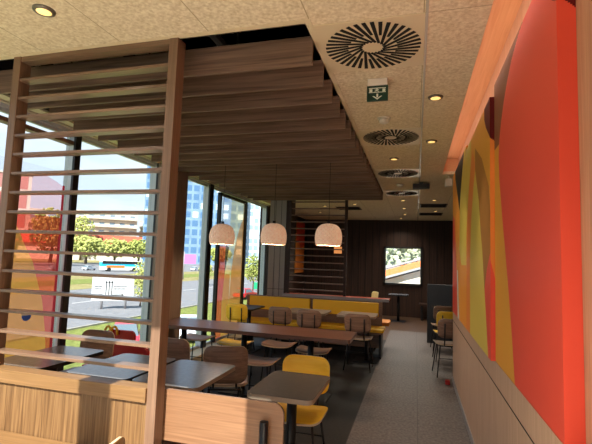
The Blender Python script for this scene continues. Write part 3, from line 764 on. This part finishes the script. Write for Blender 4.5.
t = thing('disc_sensor', 'white disc sensor on ceiling between canopy corner and unit', 'sensor', (-.27, 7.2, ZC))
mb = MB(); mb.lathe([(0, -.03), (.05, -.03), (.06, 0), (0, 0)], 0, 0, M_white, 20); mb.build('disc', t)
# cove light strip
ld = bpy.data.lights.new('cove_light', 'AREA'); ld.shape = 'RECTANGLE'; ld.size = .05; ld.size_y = 7.0; ld.energy = COVE_W; ld.color = (1, .80, .66)
lo = bpy.data.objects.new('cove_light', ld); col.objects.link(lo); lo.location = (.385, 2.8, 2.965)
zz_ = -Vector((.6, 0, .12)).normalized(); yy_ = Vector((0, 1, 0))
lo.rotation_euler = Matrix((yy_.cross(zz_), yy_, zz_)).transposed().to_euler()

# small red block on the aisle floor
tag(MB().box(.395, .455, 6.2, 6.28, 0, .055, mat('red_plastic', rgb(170, 30, 26), .5), .008).build('floor_wedge'), 'small red block on the floor at the art wall corner', 'wedge')

# red high chair with arches logo
M_hred = mat('highchair_red', rgb(176, 22, 26), .4); M_gold = mat('logo_gold', rgb(226, 168, 20), .4)
t = thing('high_chair', 'red child seat with golden arches logo near the window', 'high chair', (-3.06, 4.04, 0))
mb = MB(); plate_xz(mb, -.19, .17, .40, .77, -.02, .03, M_hred, M_hred, .06); mb.build('backrest', t)
mb = MB(); mb.box(-.2, .2, -.34, -.02, .42, .46, M_hred, .012); mb.build('seat', t)
mb = MB(); plate_xz(mb, .19, .40, .38, .64, -.10, .05, M_hred, M_hred, .09); mb.build('side_wing', t)
mb = MB()
for cx in (-.155, -.075):
    mb.tube([(cx + .042 * math.cos(a) * (1.0), -.035, .70 + .085 * math.sin(a)) for a in [PI * k / 10 for k in range(11)]], .013, M_gold, 8)
o = mb.build('logo', t); o['label'] = 'golden arches logo'; o.location = (.0, 0, .02)
for sx_ in (-1, 1):
    for sy_ in (-.32, -.04):
        mb = MB(); mb.tube([(sx_ * .17, sy_, .42), (sx_ * .2, sy_ * 1.05, .0)], .014, M_hred, 8); mb.build('leg', t)

# ------------------------------------------------------------------ outside
ZG = -4.2; K = 3.05   # the dining room stands one storey above the street
M_grass = noisy('lawn', rgb(88, 98, 46), rgb(132, 138, 74), (1, 1, 1), 3, 6, .9, .1)
M_dry = noisy('dry_grass', rgb(126, 118, 72), rgb(150, 140, 98), (1, 1, 1), .8, 6, .9, .1)
M_road = noisy('asphalt', rgb(112, 112, 114), rgb(128, 128, 130), (1, 1, 1), 2, 5, .9, .2)
M_pave = noisy('paving', rgb(150, 144, 132), rgb(166, 160, 148), (1, 1, 1), 2, 5, .9, .2)
mb = MB(); mb.box(-700, -3.6, -90, 700, ZG - .8, ZG - .06, M_dry); mb.box(-3.6, 300, YB + 3, 700, ZG - .8, ZG - .06, M_dry); struct('ground', mb)
tag(MB().box(-24.5, -4.2, -90, 380, ZG - .4, ZG, M_grass).build('grass_verge'), 'green grass verge between the restaurant window and the road', 'grass', None, 'stuff')
mb = MB(); mb.box(-50, -24.7, -90, 380, ZG - .4, ZG, M_road); mb.box(-24.7, -24.5, -90, 380, ZG - .4, ZG + .12, M_pave); struct('ground', mb)
mb = MB()
for k in range(-6, 40): mb.box(-37.2, -37.0, k * 8, k * 8 + 4, ZG, ZG + .01, M_white)
struct('trim_20', mb)
tag(MB().box(-79, -50, -90, 380, ZG - .4, ZG + .02, M_dry).build('grass_median'), 'dry yellow grass median beyond the first road', 'grass', None, 'stuff')
mb = MB(); mb.box(-68, -58, -90, 380, ZG + .02, ZG + .05, M_grass); struct('ground', mb)
mb = MB(); mb.box(-170, -79, -90, 420, ZG - .4, ZG, M_road); struct('ground', mb)

# buildings
M_bw = noisy('cream_render', rgb(196, 186, 168), rgb(212, 204, 188), (1, 1, 1), .3, 3, .9, .1)
M_pane = mat('far_glass', rgb(120, 136, 150), .2); M_rr = noisy('red_tiles', rgb(160, 76, 58), rgb(184, 98, 76), (1, 1, 1), .8, 3, .9, .1)
def face_cam(x, y): return math.atan2(-x, y) 
def building(x, y, w, d, h, rows, cols_, label, wall, pane, z0=-4.2, balcony=True, wf=.5, hf=.5):
    t = thing('apartment_building', label, 'building', (x, y, z0), math.atan2(y, x) - PI / 2)
    mb = MB(); mb.box(-w / 2, w / 2, 0, d, 0, h, wall); mb.box(-w / 2 - .3, w / 2 + .3, -.3, d + .3, h, h + .5, wall); mb.build('walls', t)
    for r in range(rows):
        zz = h * (r + .25) / rows
        if balcony:
            mb = MB(); mb.box(-w / 2, w / 2, -2.5, 0, zz - h * .12 / rows, zz + h * .18 / rows, wall); mb.build('balcony', t)
        for c in range(cols_):
            xx = -w / 2 + w * (c + .5) / cols_; ww = w / cols_ * wf / 2
            mb = MB(); mb.box(xx - ww, xx + ww, -.06, .02, zz, zz + h * hf / rows, pane); mb.build('window', t)
    return t
building(-79 * K, 95 * K, 15 * K, 12, 11.2 * K + 4, 6, 6, 'cream balconied apartment block beyond the trees, seen through the screen', M_bw, M_pane)
building(-92 * K, 90 * K, 20 * K, 12, 11.2 * K + 4, 3, 5, 'cream apartment block left of the balconied one', M_bw, M_pane)
building(-70.5 * K, 110 * K, 15 * K, 12, 10.2 * K + 3, 5, 6, 'lower cream block at the right end of the far row', M_bw, M_pane)
building(-46.2 * K, 38.3 * K, 5 * K, 8, 21, 3, 2, 'white framed building seen through the red window film', M_bw, mat('brick_red', rgb(176, 120, 110), .8), ZG + 12, False, .7, .75)
M_tower = noisy('tower_glass', rgb(104, 132, 156), rgb(130, 156, 176), (1, 1, 1), .15, 2, .25, .5); M_tpane = mat('tower_pane', rgb(80, 114, 150), .15)
M_tpane2 = mat('tower_pane_light', rgb(196, 212, 220), .2)
def tower(x, y, w, h, rows, cols_, label, wall, p1):
    t = building(x * K, y * K, w * K, 30, h * K, rows, cols_, label, wall, p1, ZG, False, .72, .66)
    t['category'] = 'building'; t.name = 'office_tower'
    ws = [c for c in t.children if c.name.startswith('window')]
    rr = random.Random(3)
    for c in ws:
        if rr.random() < .2:
            c.data.materials[0] = M_tpane2
tower(-48, 86, 22, 32, 16, 13, 'blue glass office tower behind the left glazing', M_tower, M_tpane)
tower(-34.5, 96, 11, 13.6 + 6, 12, 9, 'pale office tower seen right of the printed door', noisy('pale_tower', rgb(176, 192, 200), rgb(196, 208, 214), (1, 1, 1), .2, 2, .5, .4), mat('pale_tower_pane', rgb(134, 156, 174), .2))
t = thing('long_hall', 'long low building with red tiled roof behind the trees', 'building', (-205, 265, ZG), math.atan2(90, -70) - PI / 2)
mb = MB(); mb.box(-66, 66, 0, 20, 0, 11, M_bw); mb.build('walls', t)
mb = MB(); mb.prism([(-68, -2, 11), (-68, 22, 11), (-68, 10, 18.5)], (136, 0, 0), M_rr); mb.build('roof', t)
# low shed seen through the back window
t = thing('shed', 'low building with sloping orange roof edge outside the rear window', 'building', (0, 0, -.3))
M_or = mat('orange_fascia', rgb(226, 122, 60), .6); M_grey = mat('grey_roof', rgb(150, 152, 156), .7)
mb = MB(); mb.prism([(-1.6, 18.0, -3.9), (4.5, 18.0, -3.9), (4.5, 18.0, 3.0), (-1.6, 18.0, 1.05)], (0, 4, 0), M_bw); mb.build('walls', t)
mb = MB(); mb.prism([(-2.4, 17.6, .95), (4.5, 17.6, 3.15), (4.5, 17.6, 3.35), (-2.4, 17.6, 1.22)], (0, 4.6, 0), M_or); mb.build('fascia', t)
mb = MB(); mb.prism([(-2.6, 17.8, 1.22), (4.5, 17.8, 3.35), (4.5, 17.8, 3.42), (-2.6, 17.8, 1.29)], (0, 4.6, 0), M_grey); mb.build('roof', t)
mb = MB(); mb.box(-3.4, 9, 24, 24.3, 0, 5.65, M_grey); tag(mb.build('garden_wall', None, (0, 0, ZG)), 'grey wall behind the shed outside the rear window', 'wall')

# trees
M_leaf = noisy('leaves', rgb(96, 112, 50), rgb(178, 182, 104), (1, 1, 1), 2.2, 6, .9, .1); M_leaf2 = noisy('leaves_light', rgb(118, 132, 62), rgb(200, 200, 124), (1, 1, 1), 3, 6, .9, .1)
M_bark = mat('bark', rgb(104, 90, 74), .9)
def tree(x, y, h, r, label, seed, leaf=None, trunk=.35, group=None, sq=1.0):
    t = thing('tree', label, 'tree', (x, y, ZG), 0, group); rr = random.Random(seed)
    mb = MB(); mb.tube([(0, 0, 0), (.05 * r, 0, h * trunk), (0, .05 * r, h * .7)], [r * .09, r * .07, r * .03], M_bark, 8); mb.build('trunk', t)
    mb = MB(); i = mb.mi(leaf or M_leaf); hz = (h - h * trunk) / 2; cz = h - hz
    for k in range(520):
        u = Vector((rr.gauss(0, 1), rr.gauss(0, 1), rr.gauss(0, 1))).normalized() * (rr.random() ** .4)
        c = Vector((u.x * r, u.y * r, cz + u.z * hz)); s_ = r * rr.uniform(.06, .13) * sq
        M4 = Matrix.Translation(c) @ Matrix.Rotation(rr.uniform(0, 6), 4, 'X') @ Matrix.Rotation(rr.uniform(0, 6), 4, 'Z') @ Matrix.Diagonal((s_, s_ * .8, s_ * .5, 1))
        g = bmesh.ops.create_icosphere(mb.bm, subdivisions=1, radius=1.0, matrix=M4)
    for f in mb.bm.faces: f.material_index = i
    mb.build('crown', t, None, False); return t
G_TR = 'trees across the road'
tree(-51 * K, 57 * K, 4.5 * K, 2.8 * K, 'round tree across the road at the left, above the parked cars', 1, M_leaf2, .25, G_TR)
tree(-52 * K, 65 * K, 4.5 * K, 2.6 * K, 'bushy tree behind the bus, middle of the row', 2, M_leaf2, .25, G_TR)
tree(-48.6 * K, 67.2 * K, 4.5 * K, 2.5 * K, 'bushy tree behind the bus, right of the row', 3, M_leaf, .25, G_TR)
tree(-74 * K, 81 * K, 10.4 * K, 2.8 * K, 'taller tree rising behind the left end of the row across the road', 4, M_leaf2, .2, G_TR)
tree(-57 * K, 56 * K, 9 * K, 3.3 * K, 'tall tree showing through the right part of the red window film', 5, M_leaf, .15, G_TR)
tree(-61 * K, 50 * K, 9 * K, 3.7 * K, 'tall tree showing through the left part of the red window film', 6, M_leaf, .15, G_TR)
tree(-9.7 * K, 13.7 * K, 1.75 * K, .36 * K, 'young leafy street tree right of the white road sign', 8, M_leaf2, .12)
tree(-7.47 * K, 19.2 * K, 2.1 * K, .46 * K, 'young tree standing right of the printed door', 9, M_leaf, .35)
tree(-30 * K, 62 * K, 3.4 * K, 2.0 * K, 'small tree under the blue tower', 10, M_leaf, .3)
tree(-13.2 * K, 25.4 * K, 1.5 * K, .45 * K, 'shrub tree left of the printed door frame', 11, M_leaf2, .25)
M_ever = noisy('olive_leaves', rgb(112, 124, 92), rgb(200, 204, 178), (1, 1, 1), 3, 6, .9, .1)
tree(-2.6, 27, 9.1, 2.2, 'tree in the left half of the rear window view', 12, M_ever, .15)
tree(1.6, 28, 9.3, 2.4, 'tree in the right half of the rear window view', 13, M_ever, .15)
tree(-0.5, 33, 9.5, 2.6, 'tree farther back in the rear window view', 14, M_ever, .15)

# vehicles
M_tyre = mat('tyre', rgb(30, 30, 32), .8); M_cg = mat('car_glass', rgb(96, 110, 118), .1)
def car(x, y, rz, m_, label, L=4.2, W=1.75, H=1.48):
    t = thing('car', label, 'car', (x, y, ZG), rz)
    body = [(-L / 2, .35), (-L / 2, .8), (-L * .40, .93), (L * .2, .93), (L * .45, .8), (L / 2, .6), (L / 2, .32)]
    mb = MB(); mb.prism([(a, -W / 2, c) for a, c in body], (0, W, 0), m_); bmesh.ops.bevel(mb.bm, geom=mb.bm.edges[:], offset=.06, segments=2, affect='EDGES'); mb.build('body', t)
    cab = [(-L * .46, .9), (-L * .36, H - .04), (-L * .3, H), (L * .02, H), (L * .24, .9)]
    mb = MB(); A = [(a, c) for a, c in cab]
    bot = W / 2 - .06; top = W / 2 - .25
    L_ = [Vector((a, -(bot if c < 1 else top), c)) for a, c in A]; R_ = [Vector((a, (bot if c < 1 else top), c)) for a, c in A]
    mb.face(L_, m_); mb.face(R_[::-1], m_)
    for k in range(len(A) - 1): mb.face([L_[k], L_[k + 1], R_[k + 1], R_[k]], M_cg if k in (0, 3) else m_)
    mb.build('cabin', t)
    for s_ in (-1, 1):
        mb = MB(); yb, yt = s_ * (bot + .012), s_ * (top + .06)
        mb.face([(-L * .36, yb, .95), (L * .16, yb, .95), (L * .01, yt, H - .12), (-L * .30, yt, H - .12)], M_cg); mb.build('side_window', t)
        for xx in (-L * .31, L * .31):
            mb = MB(); mb.tube([(xx, s_ * (W / 2 - .2), .31), (xx, s_ * (W / 2 + .01), .31)], .31, M_tyre, 18); mb.build('wheel', t)
    for s_ in (-1, 1):
        mb = MB(); mb.box(L / 2 - .12, L / 2 - .0, s_ * .62 - .14, s_ * .62 + .14, .58, .70, M_white, .02); mb.build('headlight', t)
    return t
M_carred = mat('car_red', rgb(206, 36, 52), .3); M_carw = mat('car_white', rgb(226, 228, 230), .3); M_cars = mat('car_silver', rgb(168, 174, 180), .3, .4)
car(-17.15, 22.9, math.radians(-55), M_carred, 'red car parked outside the window by the golden arches logo')
car(-15.4, 27.4, math.radians(-60), M_carw, 'white car parked close outside behind the long table')
car(-23.2, 57, math.radians(85), M_carred, 'small red car far outside right of the printed door')
G_CAR = 'parked cars across the road'
for k, (x, y, m_, lab) in enumerate(((-33.5, 33.6, M_cars, 'silver car across the road, left of the bus'), (-33, 37.5, M_carw, 'white car across the road, beside the bus front'), (-27.5, 50, M_carw, 'white car far across the road below the purple sign'), (-36, 30, M_carw, 'white car across the road behind the orange film'))):
    car(x * K, y * K, math.radians(88), m_, lab)['group'] = G_CAR
t = thing('bus', 'blue white and orange bus driving on the road beyond the trees', 'bus', (-90.5, 116.5, ZG), math.radians(52)); t.scale = (1.35, 1.2, 1.45)
M_bb = mat('bus_blue', rgb(30, 172, 206), .4); M_bo = mat('bus_orange', rgb(226, 120, 40), .4)
mb = MB(); mb.box(-4.5, 4.5, -1.2, 1.2, .35, 1.1, M_white); mb.box(-4.5, 4.5, -1.2, 1.2, 1.1, 1.95, M_bb); mb.box(-4.5, 4.5, -1.2, 1.2, 1.95, 2.3, M_white, .05); mb.build('body', t)
for s_ in (-1, 1):
    mb = MB(); mb.box(-4.3, 4.3, s_ * 1.2, s_ * 1.22, 1.62, 2.25, M_dkwin); mb.build('side_windows', t)
    mb = MB(); mb.box(-3.4, .6, s_ * 1.2, s_ * 1.215, .8, 1.3, M_bo); mb.build('advert_panel', t)
    for xx in (-2.8, 2.8):
        mb = MB(); mb.tube([(xx, s_ * 1.0, .45), (xx, s_ * 1.22, .45)], .45, M_tyre, 18); mb.build('wheel', t)

# road signs
rz = math.atan2(12.5, -10) - PI / 2
t = thing('road_sign', 'large white direction sign with black arrows beside the road', 'sign', (-9.95 * K, 12.5 * K, ZG), rz); t.scale = (K, K, K)
M_sign = mat('sign_white', rgb(196, 198, 200), .6)
mb = MB(); mb.box(-.66, .66, -.02, .02, .27, 1.09, M_sign, .006); mb.build('board', t)
mb = MB()
def ar(x, z0, z1): mb.prism([(x - .012, -.024, z0), (x + .012, -.024, z0), (x + .012, -.024, z1), (x - .012, -.024, z1)], (0, .003, 0), M_black); mb.prism([(x - .04, -.024, z1), (x + .04, -.024, z1), (x, -.024, z1 + .07)], (0, .003, 0), M_black)
for x in (-.22, -.13, -.04): ar(x, .42, .88)
mb.prism([(-.04, -.024, .46), (.28, -.024, .46), (.28, -.024, .484), (-.04, -.024, .484)], (0, .003, 0), M_black); mb.prism([(.28, -.024, .43), (.28, -.024, .515), (.36, -.024, .472)], (0, .003, 0), M_black)
mb.prism([(-.44, -.024, .50), (-.34, -.024, .50), (-.26, -.024, .44), (-.29, -.024, .42)], (0, .003, 0), M_black)
mb.build('arrows', t)
mb = MB()
for x0, x1, z in ((.02, .42, .74), (.02, .36, .66), (-.58, -.36, .74), (-.58, -.40, .66)):
    x = x0
    while x < x1:
        mb.prism([(x, -.023, z), (x + .028, -.023, z), (x + .028, -.023, z + .035), (x, -.023, z + .035)], (0, .002, 0), M_slate); x += .042
o = mb.build('lettering', t)
for x in (-.33, .42):
    mb = MB(); mb.tube([(x, .03, 0), (x, .03, .9)], .04, M_gtrim, 10); mb.build('pole', t)
t = thing('banner', 'purple hanging banner below the blue tower', 'banner', (-17.2 * K, 30.4 * K, ZG), math.radians(30)); t.scale = (K, K, K)
mb = MB(); mb.box(-.45, .45, 0, .04, 1.25, 2.0, mat('purple', rgb(176, 110, 214), .6)); mb.build('cloth', t)
mb = MB(); mb.tube([(-.48, .02, 0), (-.48, .02, 2.2)], .04, M_gtrim, 8); mb.build('pole', t)
t = thing('highway_sign', 'green road sign beyond the young tree', 'sign', (-8.8 * K, 23.4 * K, ZG), math.radians(20)); t.scale = (K, K, K)
mb = MB(); mb.box(-.22, .22, 0, .03, .1, .5, mat('sign_green', rgb(20, 150, 104), .5)); mb.build('plate', t)
mb = MB(); mb.tube([(0, .05, 0), (0, .05, .5)], .03, M_gtrim, 8); mb.build('pole', t)
